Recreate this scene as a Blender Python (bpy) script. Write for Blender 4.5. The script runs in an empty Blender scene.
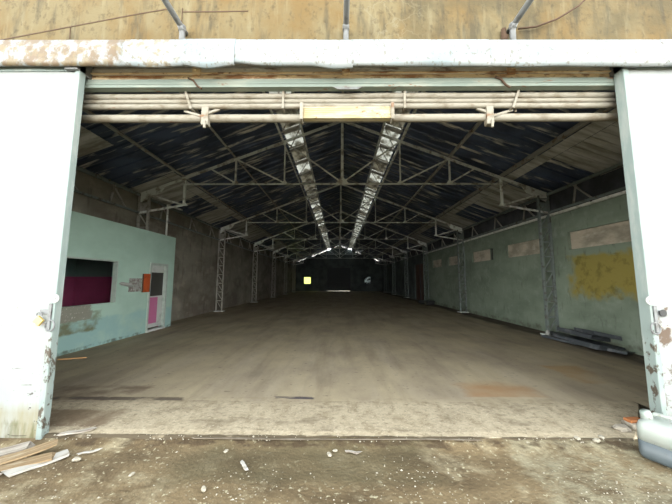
import bpy, math, random
from mathutils import Vector, Matrix, noise
rnd = random.Random(7)
COL = bpy.context.scene.collection
S = bpy.context.scene

# ------------------------------------------------------------------ materials
def M(name, col, rough=.85, metal=0.0, layers=(), bump=0.0, bscale=20.0, spec=.3, trans=None):
    """layers: dicts col, s (noise scale or xyz), lo, hi, amt, zones [(axis, a0, a1)], kind"""
    m = bpy.data.materials.new(name); m.use_nodes = True
    nt = m.node_tree; N = nt.nodes; L = nt.links
    b = N['Principled BSDF']
    b.inputs['Roughness'].default_value = rough
    b.inputs['Metallic'].default_value = metal
    b.inputs['Specular IOR Level'].default_value = spec
    tc = N.new('ShaderNodeTexCoord'); sep = N.new('ShaderNodeSeparateXYZ')
    L.new(tc.outputs['Object'], sep.inputs[0])
    cur = None
    def mp(src, a0, a1):
        r = N.new('ShaderNodeMapRange'); r.clamp = True
        L.new(src, r.inputs[0]); r.inputs[1].default_value = a0; r.inputs[2].default_value = a1
        return r.outputs[0]
    def op(o, a, c):
        n = N.new('ShaderNodeMath'); n.operation = o
        for i, v in enumerate((a, c)):
            if isinstance(v, (int, float)): n.inputs[i].default_value = v
            else: L.new(v, n.inputs[i])
        return n.outputs[0]
    for i, l in enumerate(layers):
        mapn = N.new('ShaderNodeMapping'); L.new(tc.outputs['Object'], mapn.inputs[0])
        s = l.get('s', 3.0); s = (s, s, s) if isinstance(s, (int, float)) else s
        mapn.inputs['Scale'].default_value = s
        mapn.inputs['Location'].default_value = (i * 7.3, i * 3.1, i * 5.7)
        if l.get('rot'): mapn.inputs['Rotation'].default_value = l['rot']
        k = l.get('kind', 'noise')
        if k == 'noise':
            t = N.new('ShaderNodeTexNoise'); t.inputs['Scale'].default_value = 1
            t.inputs['Detail'].default_value = l.get('detail', 5)
            t.inputs['Roughness'].default_value = l.get('nr', .6)
            out = t.outputs['Fac']
        elif k == 'cell':
            t = N.new('ShaderNodeTexVoronoi'); t.inputs['Scale'].default_value = 1
            out = t.outputs['Distance']
        else:                                   # cracks
            t = N.new('ShaderNodeTexVoronoi'); t.feature = 'DISTANCE_TO_EDGE'; t.inputs['Scale'].default_value = 1
            n2 = N.new('ShaderNodeTexNoise'); n2.inputs['Scale'].default_value = 2.5
            L.new(mapn.outputs[0], n2.inputs['Vector'])
            va = N.new('ShaderNodeVectorMath'); va.operation = 'MULTIPLY_ADD'
            L.new(n2.outputs['Color'], va.inputs[0]); va.inputs[1].default_value = (.9, .9, .9)
            L.new(mapn.outputs[0], va.inputs[2]); L.new(va.outputs[0], t.inputs['Vector'])
            out = t.outputs['Distance']
        if k != 'crack': L.new(mapn.outputs[0], t.inputs['Vector'])
        z = None
        for ax, a0, a1 in l.get('zones', ()):
            q = mp(sep.outputs['XYZ'.index(ax)], a0, a1)
            z = q if z is None else op('MINIMUM', z, q)
        if z is not None and k == 'noise' and not l.get('hard'):
            out = op('ADD', out, op('SUBTRACT', z, 1.0))
        f = mp(out, l.get('lo', .45), l.get('hi', .6))
        if z is not None and (k != 'noise' or l.get('hard')): f = op('MULTIPLY', f, z)
        f = op('MULTIPLY', f, l.get('amt', 1.0))
        mx = N.new('ShaderNodeMix'); mx.data_type = 'RGBA'
        L.new(f, mx.inputs['Factor'])
        if cur is None: mx.inputs['A'].default_value = (*col, 1)
        else: L.new(cur, mx.inputs['A'])
        mx.inputs['B'].default_value = (*l['col'], 1)
        cur = mx.outputs['Result']
    if cur is None: b.inputs['Base Color'].default_value = (*col, 1)
    else: L.new(cur, b.inputs['Base Color'])
    if bump:
        t = N.new('ShaderNodeTexNoise'); t.inputs['Scale'].default_value = bscale; t.inputs['Detail'].default_value = 6
        L.new(tc.outputs['Object'], t.inputs['Vector'])
        bp = N.new('ShaderNodeBump'); bp.inputs['Strength'].default_value = bump; bp.inputs['Distance'].default_value = .02
        L.new(t.outputs['Fac'], bp.inputs['Height']); L.new(bp.outputs[0], b.inputs['Normal'])
    if trans is not None:
        tr = N.new('ShaderNodeBsdfTranslucent')
        if cur is None: tr.inputs['Color'].default_value = (*col, 1)
        else: L.new(cur, tr.inputs['Color'])
        ms = N.new('ShaderNodeMixShader'); ms.inputs[0].default_value = trans
        L.new(b.outputs[0], ms.inputs[1]); L.new(tr.outputs[0], ms.inputs[2])
        L.new(ms.outputs[0], N['Material Output'].inputs[0])
    return m

RUST = (.16, .065, .022)
MAT = dict(
 ground=M('outside_dirt', (0.153, 0.112, 0.0599), .95, layers=[
   dict(col=(0.0802, 0.0558, 0.0285), s=(1.3, 2.2, 1), lo=.42, hi=.62),
   dict(col=(0.291, 0.248, 0.157), s=3.5, lo=.52, hi=.68, amt=.7),
   dict(col=(0.437, 0.403, 0.271), s=26, lo=.6, hi=.68, amt=.7),
   dict(col=(0.0799, 0.064, 0.0331), s=(1.5, 2.5, 1), lo=.15, hi=.55, zones=[('X', -2.2, -1.2), ('X', 1.3, .6), ('Y', 2.05, 2.35)], amt=.85),
   dict(col=(0.254, 0.23, 0.152), s=(7, 9, 1), detail=8, nr=.7, lo=.38, hi=.62, zones=[('X', .7, 1.5)], amt=.75),
   dict(col=(0.254, 0.23, 0.152), s=(7, 9, 1), detail=8, nr=.7, lo=.38, hi=.62, zones=[('Y', 2.3, 2.05)], amt=.7),
   dict(col=(0.0437, 0.0279, 0.0143), s=(5, 9, 1), lo=.45, hi=.6, zones=[('Y', 2.45, 2.75)], amt=.8)], bump=.6, bscale=30),
 floor=M('worn_concrete_floor', (.325, .272, .180), .8, spec=.25, layers=[
   dict(col=(0.193, 0.158, 0.116), s=(1.1, .8, 1), lo=.4, hi=.68, amt=.8),
   dict(col=(0.376, 0.324, 0.248), s=(2.4, .4, 1), rot=(0, 0, .22), lo=.48, hi=.7, amt=.35),
   dict(col=(0.149, 0.119, 0.084), s=(3.2, .5, 1), rot=(0, 0, -.3), lo=.5, hi=.7, amt=.45),
   dict(col=(0.0875, 0.0735, 0.0578), s=(9, 16, 1), lo=.62, hi=.7, amt=.6),
   dict(col=(.27, .155, .075), s=(1.5, 2.6, 1), detail=8, lo=.15, hi=.65, zones=[('X', 1.0, 1.7), ('X', 3.1, 2.5), ('Y', 3.68, 3.78), ('Y', 4.6, 4.1)], amt=.9),
   dict(col=(0.28, 0.166, 0.0613), s=(1.2, 1.5, 1), lo=.32, hi=.55, zones=[('X', 3.0, 3.6), ('X', 4.6, 4.0), ('Y', 3.9, 4.3), ('Y', 5.6, 5.0)], amt=.6),
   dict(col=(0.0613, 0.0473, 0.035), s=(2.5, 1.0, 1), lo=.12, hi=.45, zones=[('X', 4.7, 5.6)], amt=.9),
   dict(col=(0.123, 0.0875, 0.0613), s=(3, 5, 1), lo=.35, hi=.6, zones=[('X', -2.2, -2.8), ('Y', 4.6, 4.0)], amt=.85),
   dict(col=(.37, .315, .22), s=(2.2, 3.2, 1), lo=.15, hi=.5, zones=[('Y', 3.95, 3.5), ('Y', 2.75, 2.85)], amt=.85),
   dict(col=(.25, .205, .135), s=(9, 5, 1), lo=.48, hi=.64, zones=[('Y', 3.8, 3.7)], amt=.8),
   dict(col=(.15, .12, .075), s=(14, 20, 1), detail=8, nr=.75, lo=.5, hi=.64, zones=[('Y', 3.75, 3.6)], amt=.75),
   dict(col=(.50, .44, .33), s=(40, 55, 1), lo=.56, hi=.66, zones=[('Y', 3.75, 3.5)], amt=.6),
   dict(col=(.11, .085, .055), s=(2.5, 5, 1), lo=.54, hi=.7, zones=[('Y', 3.75, 3.6)], amt=.6),
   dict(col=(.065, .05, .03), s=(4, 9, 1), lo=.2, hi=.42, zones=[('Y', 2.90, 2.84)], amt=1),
   dict(col=(0.0525, 0.0438, 0.0525), s=(2.2, 14, 1), lo=.4, hi=.5, zones=[('X', -1.25, -.9), ('X', -.2, -.45), ('Y', 3.62, 3.66), ('Y', 3.78, 3.73)], amt=.95),
   dict(col=(0.0525, 0.0385, 0.0315), s=(3, 3, 1), lo=.4, hi=.55, zones=[('X', -1.7, -2.1), ('Y', 3.55, 3.6), ('Y', 3.75, 3.68)], amt=.8),
   dict(col=(.13, .09, .055), s=(4, 4, 1), lo=.15, hi=.5, zones=[('X', -2.3, -2.65), ('Y', 2.88, 2.98), ('Y', 3.5, 3.3)], amt=.85),
   dict(col=(.46, .40, .29), s=(30, 30, 1), lo=.56, hi=.66, zones=[('Y', 3.3, 3.0), ('Y', 2.84, 2.9)], amt=.7)],
   bump=.25, bscale=14),
 plaster=M('weathered_ochre_plaster', (.118, .078, .029), .9, layers=[
   dict(col=(.135, .108, .056), s=(2.2, 2.2, 1.4), lo=.4, hi=.62),
   dict(col=(.07, .056, .028), s=(1.6, 1.6, 1.8), lo=.40, hi=.62, amt=.85, zones=[('X', -1.4, .8)]),
   dict(col=(.05, .042, .025), s=(8, 8, 1.6), lo=.52, hi=.68, amt=.75),
   dict(col=(.17, .145, .085), s=(10, 10, 1.6), lo=.55, hi=.7, amt=.5),
   dict(col=(.05, .037, .018), s=(16, 16, 12), lo=.55, hi=.68, amt=.55),
   dict(col=(.17, .15, .10), s=(3.2, 3.2, 3.2), kind='crack', lo=.03, hi=.01, zones=[('X', .0, .3), ('X', 1.1, .6)], amt=.4)], bump=.3),
 gutter=M('white_painted_metal', (0.26, 0.276, 0.276), .5, layers=[
   dict(col=(0.176, 0.227, 0.247), s=(1.6, 2, 3), lo=.42, hi=.66, amt=.8),
   dict(col=(0.195, 0.24, 0.247), s=(.9, 2, 9), lo=.45, hi=.6, zones=[('Z', .2, .34)], amt=.6),
   dict(col=(0.117, 0.0676, 0.0234), s=(9, 9, 8), lo=.42, hi=.56, zones=[('X', -1.9, -2.5)], amt=.85),
   dict(col=(0.169, 0.13, 0.0715), s=(11, 11, 11), lo=.5, hi=.6, zones=[('X', .2, -1.9)], amt=.8),
   dict(col=(0.117, 0.0975, 0.065), s=(26, 20, 20), lo=.56, hi=.63, amt=.65)], bump=.05),
 door=M('white_door_paint', (.27, .284, .276), .55, layers=[
   dict(col=(.22, .24, .235), s=(1.2, 1.2, .6), lo=.45, hi=.65, amt=.7),
   dict(col=(.19, .175, .11), s=(5, 5, 1.0), lo=.30, hi=.6, zones=[('Z', .66, .2)], amt=.9),
   dict(col=(.09, .085, .035), s=(12, 12, 2.5), lo=.44, hi=.62, zones=[('Z', .5, .1)], amt=.8),
   dict(col=(.035, .026, .018), s=(11, 11, 24), lo=.66, hi=.69, zones=[('Z', 1.75, .7)], amt=.85),
   dict(col=(.06, .05, .035), s=(3, 3, 30), lo=.66, hi=.69, zones=[('Z', 1.7, .9)], amt=.8),
   dict(col=(.13, .11, .07), s=(24, 24, 24), lo=.66, hi=.7, amt=.6),
   dict(col=(.07, .035, .014), s=(7, 7, 9), lo=.50, hi=.6, zones=[('X', 3.5, 3.15), ('X', 2, 3), ('Z', 1.7, 1.2)], amt=.9)], bump=.08),
 doorframe=M('pale_aqua_door_frame', (.205, .25, .237), .5, layers=[
   dict(col=(.27, .30, .28), s=(9, 9, 2), lo=.5, hi=.65),
   dict(col=(.05, .03, .016), s=(16, 16, 9), lo=.53, hi=.6, zones=[('Z', 1.5, 1.0)], amt=.9)]),
 strip=M('dull_steel_strip', (.13, .105, .075), .6, layers=[dict(col=(.2, .17, .13), s=(4, 20, 9), lo=.45, hi=.6)]),
 rail_grey=M('grey_weathered_rail', (0.739, 0.666, 0.567), .7, layers=[dict(col=RUST, s=(3, 8, 12), lo=.55, hi=.64, amt=.8), dict(col=(0.9, 0.9, 0.838), s=(5, 9, 22), lo=.52, hi=.62, amt=.7)]),
 rail_rust=M('rusty_cream_rail', (0.819, 0.643, 0.41), .8, layers=[dict(col=(0.37, 0.195, 0.0975), s=(3, 8, 9), lo=.48, hi=.6), dict(col=(0.195, 0.0975, 0.0585), s=(8, 8, 20), lo=.58, hi=.66, amt=.8)]),
 rail_green=M('pale_green_channel', (0.171, 0.207, 0.18), .6, layers=[dict(col=(0.234, 0.257, 0.216), s=(2, 6, 10), lo=.5, hi=.62), dict(col=RUST, s=(3.5, 9, 12), lo=.63, hi=.67, amt=.8)]),
 pipe=M('cream_painted_pipe', (0.238, 0.219, 0.177), .6, layers=[dict(col=(0.161, 0.135, 0.0961), s=(5, 9, 9), lo=.5, hi=.64), dict(col=RUST, s=(2.2, 6, 6), lo=.64, hi=.69, amt=.8)]),
 box=M('yellowed_cream_metal', (0.41, 0.343, 0.199), .55, layers=[dict(col=(0.466, 0.416, 0.3), s=(3, 6, 14), lo=.45, hi=.6), dict(col=(0.166, 0.0943, 0.0333), s=(9, 9, 12), lo=.62, hi=.67)]),
 steel=M('grey_painted_steel', (.72, .75, .72), .55, layers=[dict(col=(0.3, 0.27, 0.22), s=5, lo=.5, hi=.65)]),
 leftsteel=M('dull_grey_steel', (.30, .29, .26), .6, layers=[dict(col=(.18, .16, .13), s=7, lo=.5, hi=.64)]),
 purlin=M('dark_grey_steel', (0.34, 0.332, 0.306), .6, layers=[dict(col=(0.204, 0.145, 0.102), s=6, lo=.52, hi=.64)]),
 colsteel=M('greenish_grey_steel', (.17, .2, .19), .6, layers=[dict(col=(.1, .09, .07), s=7, lo=.52, hi=.66)]),
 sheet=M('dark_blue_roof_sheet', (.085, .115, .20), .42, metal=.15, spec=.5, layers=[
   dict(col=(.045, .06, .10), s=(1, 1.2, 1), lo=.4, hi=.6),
   dict(col=(.75, .73, .66), s=(.9, 6.5, .9), lo=.55, hi=.68, amt=.95)]),  # pale streaks paint the light reflected along the raised ribs
 board=M('grey_brown_roof_board', (.60, .60, .58), .85, layers=[dict(col=(.30, .29, .25), s=(.8, 4.5, 1), lo=.42, hi=.62), dict(col=(.56, .55, .5), s=(2, 6, 2), lo=.56, hi=.66, amt=.7)]),
 skylight=M('clouded_translucent_sheet', (0.59, 0.59, 0.547), .5, trans=.6, layers=[dict(col=(0.18, 0.166, 0.13), s=(5, 2.2, 5), lo=.46, hi=.62, amt=.9)]),
 green=M('pale_green_wall_paint', (0.232, 0.282, 0.218), .8, layers=[
   dict(col=(0.175, 0.215, 0.164), s=(1.2, .7, 1.4), lo=.42, hi=.62),
   dict(col=(0.288, 0.339, 0.277), s=(4, 4, 4), lo=.54, hi=.68, amt=.6),
   dict(col=(0.097, 0.112, 0.082), s=(7, 7, 2), lo=.58, hi=.7, amt=.6),
   dict(col=(0.305, 0.243, 0.0508), s=(2.6, 2.6, 2.6), lo=-.1, hi=.12, zones=[('Y', 7.85, 6.9), ('Z', .7, 1.6), ('Z', 2.36, 1.95)], amt=.92),
   dict(col=(0.149, 0.127, 0.0336), s=(2.2, 3.4, 3.4), lo=.52, hi=.64, zones=[('Y', 7.8, 7.2), ('Z', .7, 1.1), ('Z', 2.3, 2.12)], amt=.7),
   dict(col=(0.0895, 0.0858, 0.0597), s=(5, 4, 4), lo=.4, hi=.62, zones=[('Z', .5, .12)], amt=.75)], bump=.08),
 ledge=M('white_ledge_cap', (0.694, 0.706, 0.65), .8, layers=[dict(col=(0.448, 0.448, 0.392), s=5, lo=.5, hi=.65)]),
 darkclad=M('dark_slate_cladding', (.085, .09, .10), .8, layers=[dict(col=(.05, .052, .058), s=2, lo=.4, hi=.6)]),
 tan=M('tan_window_board', (0.52, 0.455, 0.359), .8, layers=[dict(col=(0.316, 0.282, 0.217), s=(2, 1.5, 3), lo=.45, hi=.62), dict(col=(0.65, 0.597, 0.499), s=(6, 3, 6), lo=.56, hi=.68, amt=.6)]),
 concrete=M('bare_concrete_wall', (.225, .212, .172), .9, layers=[
   dict(col=(0.149, 0.128, 0.101), s=(1, .6, 1), lo=.42, hi=.6),
   dict(col=(0.311, 0.284, 0.23), s=(2, 1.4, 2), lo=.52, hi=.66, amt=.6),
   dict(col=(0.0945, 0.081, 0.0675), s=(5, 5, 1), lo=.58, hi=.68, amt=.6)], bump=.15),
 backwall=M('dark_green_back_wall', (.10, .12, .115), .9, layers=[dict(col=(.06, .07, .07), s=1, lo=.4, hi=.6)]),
 office=M('mint_office_paint', (0.398, 0.56, 0.482), .75, layers=[
   dict(col=(0.347, 0.493, 0.42), s=(1, .8, 1.2), lo=.42, hi=.62),
   dict(col=(0.276, 0.447, 0.447), s=(2, 2, 2), lo=.3, hi=.55, zones=[('Z', 1.0, .6)], amt=.8),
   dict(col=(0.155, 0.155, 0.0812), s=(3, 2.4, 3), lo=.40, hi=.62, zones=[('Y', 7.1, 6.3), ('Z', .22, .4), ('Z', .95, .8)], amt=.9),
   dict(col=(0.243, 0.235, 0.195), s=(7, 7, 7), lo=.12, hi=.3, zones=[('Y', 6.35, 6.1), ('Z', .58, .66), ('Z', .99, .93)], amt=.95),
   dict(col=(0.447, 0.447, 0.39), s=(22, 22, 22), lo=.58, hi=.64, zones=[('Y', 6.35, 6.1), ('Z', .58, .66), ('Z', .99, .93)], amt=.9),
   dict(col=(0.0974, 0.114, 0.0812), s=(8, 5, 4), lo=.46, hi=.64, zones=[('Z', .26, .06)], amt=.8)], bump=.06),
 office_in=M('maroon_and_dark_green_paint', (0.178, 0.283, 0.253), .8, layers=[
   dict(col=(.40, .085, .18), s=.1, lo=-1, hi=-.9, zones=[('Z', 1.60, 1.59)], hard=True),
   dict(col=(.32, .07, .15), s=2, lo=.45, hi=.65, zones=[('Z', 1.60, 1.59)], hard=True, amt=.6)]),
 pink=M('pink_door_board', (0.48, 0.15, 0.288), .7, layers=[dict(col=(0.42, 0.204, 0.3), s=4, lo=.5, hi=.65)]),
 orange=M('orange_painted_panel', (0.434, 0.084, 0.021), .7, layers=[dict(col=(0.294, 0.063, 0.021), s=(8, 8, 8), lo=.48, hi=.62)]),
 white=M('off_white_paint', (0.49, 0.518, 0.497), .6, layers=[dict(col=(0.385, 0.42, 0.392), s=5, lo=.5, hi=.65)]),
 minttrim=M('pale_mint_trim', (.40, .46, .42), .7, layers=[dict(col=(.32, .38, .34), s=5, lo=.5, hi=.65)]),
 darkglass=M('dark_pane', (.05, .05, .045), .35),
 poster=M('grey_paper_sheet', (0.3, 0.312, 0.288), .8, layers=[dict(col=(0.198, 0.168, 0.156), s=(30, 14, 16), lo=.48, hi=.56), dict(col=(0.42, 0.42, 0.396), s=(20, 30, 22), lo=.56, hi=.64)]),
 skylight_grimy=M('grimy_translucent_sheet', (.36, .34, .28), .5, trans=.5, layers=[dict(col=(.10, .09, .07), s=(5, 2.2, 5), lo=.42, hi=.6, amt=.9)]),
 foliage_pane=M('foliage_lit_pane', (.80, .88, .42), .4, trans=.85),  # pane colour stands in for daylight off foliage outside
 greypane=M('dirty_grey_pane', (.30, .33, .33), .4, trans=.6, layers=[dict(col=(.03, .03, .03), s=(4, 4, 3), lo=.45, hi=.55)]),
 brown=M('brown_door_wood', (.10, .05, .035), .7),
 darkdoor=M('dark_steel_door', (.05, .055, .06), .7),
 wood=M('pale_raw_wood', (0.258, 0.188, 0.109), .8, layers=[dict(col=(0.178, 0.118, 0.0594), s=(3, 40, 40), lo=.45, hi=.62), dict(col=(0.317, 0.262, 0.178), s=(4, 22, 22), lo=.54, hi=.66)]),
 whitewood=M('white_painted_wood', (0.354, 0.338, 0.304), .7, layers=[dict(col=(0.224, 0.192, 0.15), s=(4, 14, 14), lo=.55, hi=.65)]),
 greywood=M('weathered_grey_wood', (0.328, 0.299, 0.255), .85, layers=[dict(col=(0.182, 0.153, 0.124), s=(3, 26, 26), lo=.5, hi=.62)]),
 orangewood=M('orange_brown_wood', (.48, .27, .12), .8),
 slate=M('dark_grey_sheet', (0.056, 0.063, 0.07), .55, layers=[dict(col=(0.112, 0.119, 0.126), s=(4, 4, 4), lo=.52, hi=.64)]),
 can_white=M('cloudy_white_plastic', (0.312, 0.339, 0.312), .4, spec=.5, layers=[dict(col=(0.232, 0.286, 0.25), s=(5, 5, 3), lo=.48, hi=.65), dict(col=(0.178, 0.178, 0.143), s=(22, 22, 18), lo=.62, hi=.68, amt=.7)]),
 can_blue=M('blue_grey_plastic', (0.081, 0.099, 0.108), .45, spec=.5, layers=[dict(col=(0.06, 0.078, 0.084), s=(3, 3, 7), lo=.45, hi=.6), dict(col=(0.048, 0.048, 0.042), s=(9, 9, 9), lo=.6, hi=.68, amt=.7)]),
 brick=M('orange_brick', (0.347, 0.134, 0.0504), .9, layers=[dict(col=(0.235, 0.0952, 0.0392), s=18, lo=.5, hi=.62)]),
 stone=M('grey_stone', (.28, .25, .2), .9, layers=[dict(col=(.17, .15, .12), s=9, lo=.45, hi=.6)], bump=.4),
 chip=M('pale_stone', (0.326, 0.299, 0.237), .9, layers=[dict(col=(0.237, 0.21, 0.158), s=30, lo=.5, hi=.6)]),
 brass=M('brass', (.62, .46, .17), .4, metal=.6),
 galv=M('galvanised_pipe', (0.175, 0.181, 0.181), .5, metal=.3, layers=[dict(col=(0.106, 0.1, 0.0938), s=9, lo=.5, hi=.65)]),
 rustrod=M('rusty_rod', (0.068, 0.04, 0.024), .85),
 whiteplastic=M('white_plastic', (0.328, 0.328, 0.312), .4),
 blackmetal=M('black_metal', (.03, .03, .03), .5),
)

# ------------------------------------------------------------------ mesh helpers
class MB:
    def __init__(s): s.v = []; s.f = []; s.mi = []; s.i = 0
    def add(s, vs, fs):
        o = len(s.v); s.v += [tuple(v) for v in vs]
        for f in fs: s.f.append([o + k for k in f]); s.mi.append(s.i)
        return s
    def box(s, x0, x1, y0, y1, z0, z1):
        vs = [(x, y, z) for x in (x0, x1) for y in (y0, y1) for z in (z0, z1)]
        return s.add(vs, [(0, 1, 3, 2), (4, 6, 7, 5), (0, 4, 5, 1), (2, 3, 7, 6), (0, 2, 6, 4), (1, 5, 7, 3)])
    def obox(s, c, size, rot=(0, 0, 0), jit=0):
        from mathutils import Euler
        R = Euler(rot).to_matrix(); hx, hy, hz = [k / 2 for k in size]
        vs = []
        for x in (-hx, hx):
            for y in (-hy, hy):
                for z in (-hz, hz):
                    vs.append(Vector(c) + R @ Vector((x + rnd.uniform(-jit, jit), y + rnd.uniform(-jit, jit), z)))
        return s.add(vs, [(0, 1, 3, 2), (4, 6, 7, 5), (0, 4, 5, 1), (2, 3, 7, 6), (0, 2, 6, 4), (1, 5, 7, 3)])
    def bar(s, a, b, w, h, up=(0, 0, 1)):
        a = Vector(a); b = Vector(b); d = (b - a).normalized(); up = Vector(up)
        if abs(d.dot(up)) > .98: up = Vector((0, 1, 0))
        r = d.cross(up).normalized() * w / 2; u = r.cross(d).normalized() * h / 2
        vs = [p + i * r + j * u for p in (a, b) for i, j in ((-1, -1), (1, -1), (1, 1), (-1, 1))]
        return s.add(vs, [(0, 1, 2, 3), (7, 6, 5, 4), (0, 4, 5, 1), (1, 5, 6, 2), (2, 6, 7, 3), (3, 7, 4, 0)])
    def angle(s, a, b, w, t=.008, up=(0, 0, 1), flip=1):
        """L-section steel angle"""
        a = Vector(a); b = Vector(b); d = (b - a).normalized(); up = Vector(up)
        if abs(d.dot(up)) > .98: up = Vector((0, 1, 0))
        r = d.cross(up).normalized() * flip; u = r.cross(d).normalized() * flip
        P = [(-w/2, -w/2), (w/2, -w/2), (w/2, -w/2 + t), (-w/2 + t, -w/2 + t), (-w/2 + t, w/2), (-w/2, w/2)]
        vs = [p + i * r + j * u for p in (a, b) for i, j in P]
        fs = [(0, 1, 2, 3), (0, 3, 4, 5), (9, 8, 7, 6), (11, 10, 9, 6)] + [(k, 6 + k, 6 + (k + 1) % 6, (k + 1) % 6) for k in range(6)]
        return s.add(vs, fs)
    def tube(s, pts, r, n=10, closed=True):
        pts = [Vector(p) for p in pts]; rings = []
        for i, p in enumerate(pts):
            d = (pts[min(i + 1, len(pts) - 1)] - pts[max(i - 1, 0)]).normalized()
            up = Vector((0, 0, 1)) if abs(d.z) < .95 else Vector((0, 1, 0))
            a = d.cross(up).normalized(); b = a.cross(d)
            rr = r[i] if isinstance(r, (list, tuple)) else r
            rings.append([p + rr * (math.cos(t) * a + math.sin(t) * b) for t in [2 * math.pi * k / n for k in range(n)]])
        vs = [v for g in rings for v in g]; m = len(rings)
        fs = [(i * n + k, i * n + (k + 1) % n, (i + 1) * n + (k + 1) % n, (i + 1) * n + k) for i in range(m - 1) for k in range(n)]
        fs += [list(range(n))[::-1], [(m - 1) * n + k for k in range(n)]]
        return s.add(vs, fs)
    def prism(s, poly, axis, a0, a1):
        """poly in the two other axes, extruded along axis"""
        def P(p, a):
            return {'x': (a, p[0], p[1]), 'y': (p[0], a, p[1]), 'z': (p[0], p[1], a)}[axis]
        n = len(poly); vs = [P(p, a0) for p in poly] + [P(p, a1) for p in poly]
        return s.add(vs, [list(range(n))[::-1], list(range(n, 2 * n))] + [(k, (k + 1) % n, n + (k + 1) % n, n + k) for k in range(n)])
    def build(s, name, mats, parent=None, bevel=0, smooth=False, loc=None, rot=None):
        me = bpy.data.meshes.new(name); me.from_pydata(s.v, [], s.f); me.update()
        import bmesh
        bm = bmesh.new(); bm.from_mesh(me); bmesh.ops.recalc_face_normals(bm, faces=bm.faces); bm.to_mesh(me); bm.free()
        mats = mats if isinstance(mats, (list, tuple)) else [mats]
        for m in mats: me.materials.append(MAT[m])
        if len(mats) > 1: me.polygons.foreach_set('material_index', s.mi)
        if smooth:
            me.polygons.foreach_set('use_smooth', [True] * len(me.polygons))
        o = bpy.data.objects.new(name, me); COL.objects.link(o)
        if parent: o.parent = parent
        if loc: o.location = loc
        if rot: o.rotation_euler = rot
        if bevel:
            md = o.modifiers.new('bevel', 'BEVEL'); md.width = bevel; md.segments = 2; md.limit_method = 'ANGLE'
        return o

def tag(o, label, cat, group=None):
    o['label'] = label; o['category'] = cat
    if group: o['group'] = group
    return o
def thing(name, label, cat, loc=(0, 0, 0), rotz=0, group=None):
    o = bpy.data.objects.new(name, None); COL.objects.link(o); o.empty_display_size = .1
    o.location = loc; o.rotation_euler = (0, 0, rotz)
    return tag(o, label, cat, group)
def struct(o, label=None):
    o['kind'] = 'structure'
    if label: o['label'] = label
    return o
def dup(root, loc=None, rotz=None, label=None, group=None, flipx=False):
    r = root.copy(); COL.objects.link(r)
    if loc is not None: r.location = loc
    if rotz is not None: r.rotation_euler = (0, 0, rotz)
    if label: r['label'] = label
    if group: r['group'] = group
    for ch in list(root.children):
        c = ch.copy(); COL.objects.link(c); c.parent = r
        for g in list(ch.children):
            d = g.copy(); COL.objects.link(d); d.parent = c
    return r

# ------------------------------------------------------------------ setting
BACK = 39.0
SL = .383                                        # roof slope
def roofz(x): return 6.47 - SL * abs(x)

# outside ground: gently uneven near the doorway
g = MB(); nx, ny = 90, 46
X0, X1, Y0, Y1 = -6.0, 6.0, .3, 2.86
for j in range(ny + 1):
    for i in range(nx + 1):
        x = X0 + (X1 - X0) * i / nx; y = Y0 + (Y1 - Y0) * j / ny
        k = min(1, (y - Y0) * 3, (x - X0) * 3, (X1 - x) * 3)
        h = noise.noise((x * 1.3, y * 1.9, 0)) * .018 + noise.noise((x * 6, y * 6, 3)) * .008
        g.v.append((x, y, -.06 + h * k + .04 * max(0, min(1, (y - 2.70) / .12)) * (abs(x) < 5.9)))
for j in range(ny):
    for i in range(nx):
        a = j * (nx + 1) + i; g.f.append([a, a + 1, a + nx + 2, a + nx + 1]); g.mi.append(0)
for (xa, xb, ya, yb) in ((-60, 60, -30, Y0), (-60, X0, Y0, Y1), (X1, 60, Y0, Y1), (-60, 60, Y1, 90)):
    g.add([(xa, ya, -.06), (xb, ya, -.06), (xb, yb, -.06), (xa, yb, -.06)], [(0, 1, 2, 3)])
struct(g.build('ground', 'ground', smooth=True), 'brown dirt ground outside the warehouse door')

f = MB()
edge = []                                        # ragged front edge of the slab
n = 90
for i in range(n + 1):
    x = -3.6 + 7.2 * i / n
    y = 2.82 + .022 * noise.noise((x * 4, 0, 1)) + .012 * noise.noise((x * 15, 0, 4))
    if x > 2.75: y += (x - 2.75) * .9
    edge.append((x, y))
z0, z1 = -.12, 0
top = []
for x, y in edge: f.v.append((x, y - .04, z0 + .03)); f.v.append((x, y + .02, z1 - .008)); f.v.append((x, y + .10, z1))
for i in range(n):
    a = 3 * i
    for k in (0, 1): f.f.append([a + k, a + 3 + k, a + 4 + k, a + 1 + k]); f.mi.append(0)
base = len(f.v)
for x, y in edge: f.v.append((x, 4.2, z1))
for i in range(n): f.f.append([3 * i + 2, 3 * i + 5, base + i + 1, base + i]); f.mi.append(0)
f.add([(-9, 4.2, z1), (6.4, 4.2, z1), (6.4, BACK, z1), (-9, BACK, z1)], [(0, 1, 2, 3)])
f.add([(-9, 3.05, z1), (-3.6, 3.05, z1), (-3.6, 4.2, z1), (-9, 4.2, z1)], [(0, 1, 2, 3)])
f.add([(3.6, 3.05, z1), (6.4, 3.05, z1), (6.4, 4.2, z1), (3.6, 4.2, z1)], [(0, 1, 2, 3)])
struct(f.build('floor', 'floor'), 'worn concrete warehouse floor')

w = MB()
w.box(-12, -3.35, 3.0, 3.15, -.1, 4.02); w.box(3.35, 12, 3.0, 3.15, -.1, 4.02); w.box(-12, 12, 3.0, 3.15, 4.02, 7.4)
struct(w.build('wall_front', 'plaster'), 'ochre stained plaster wall above the doorway')
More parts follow.
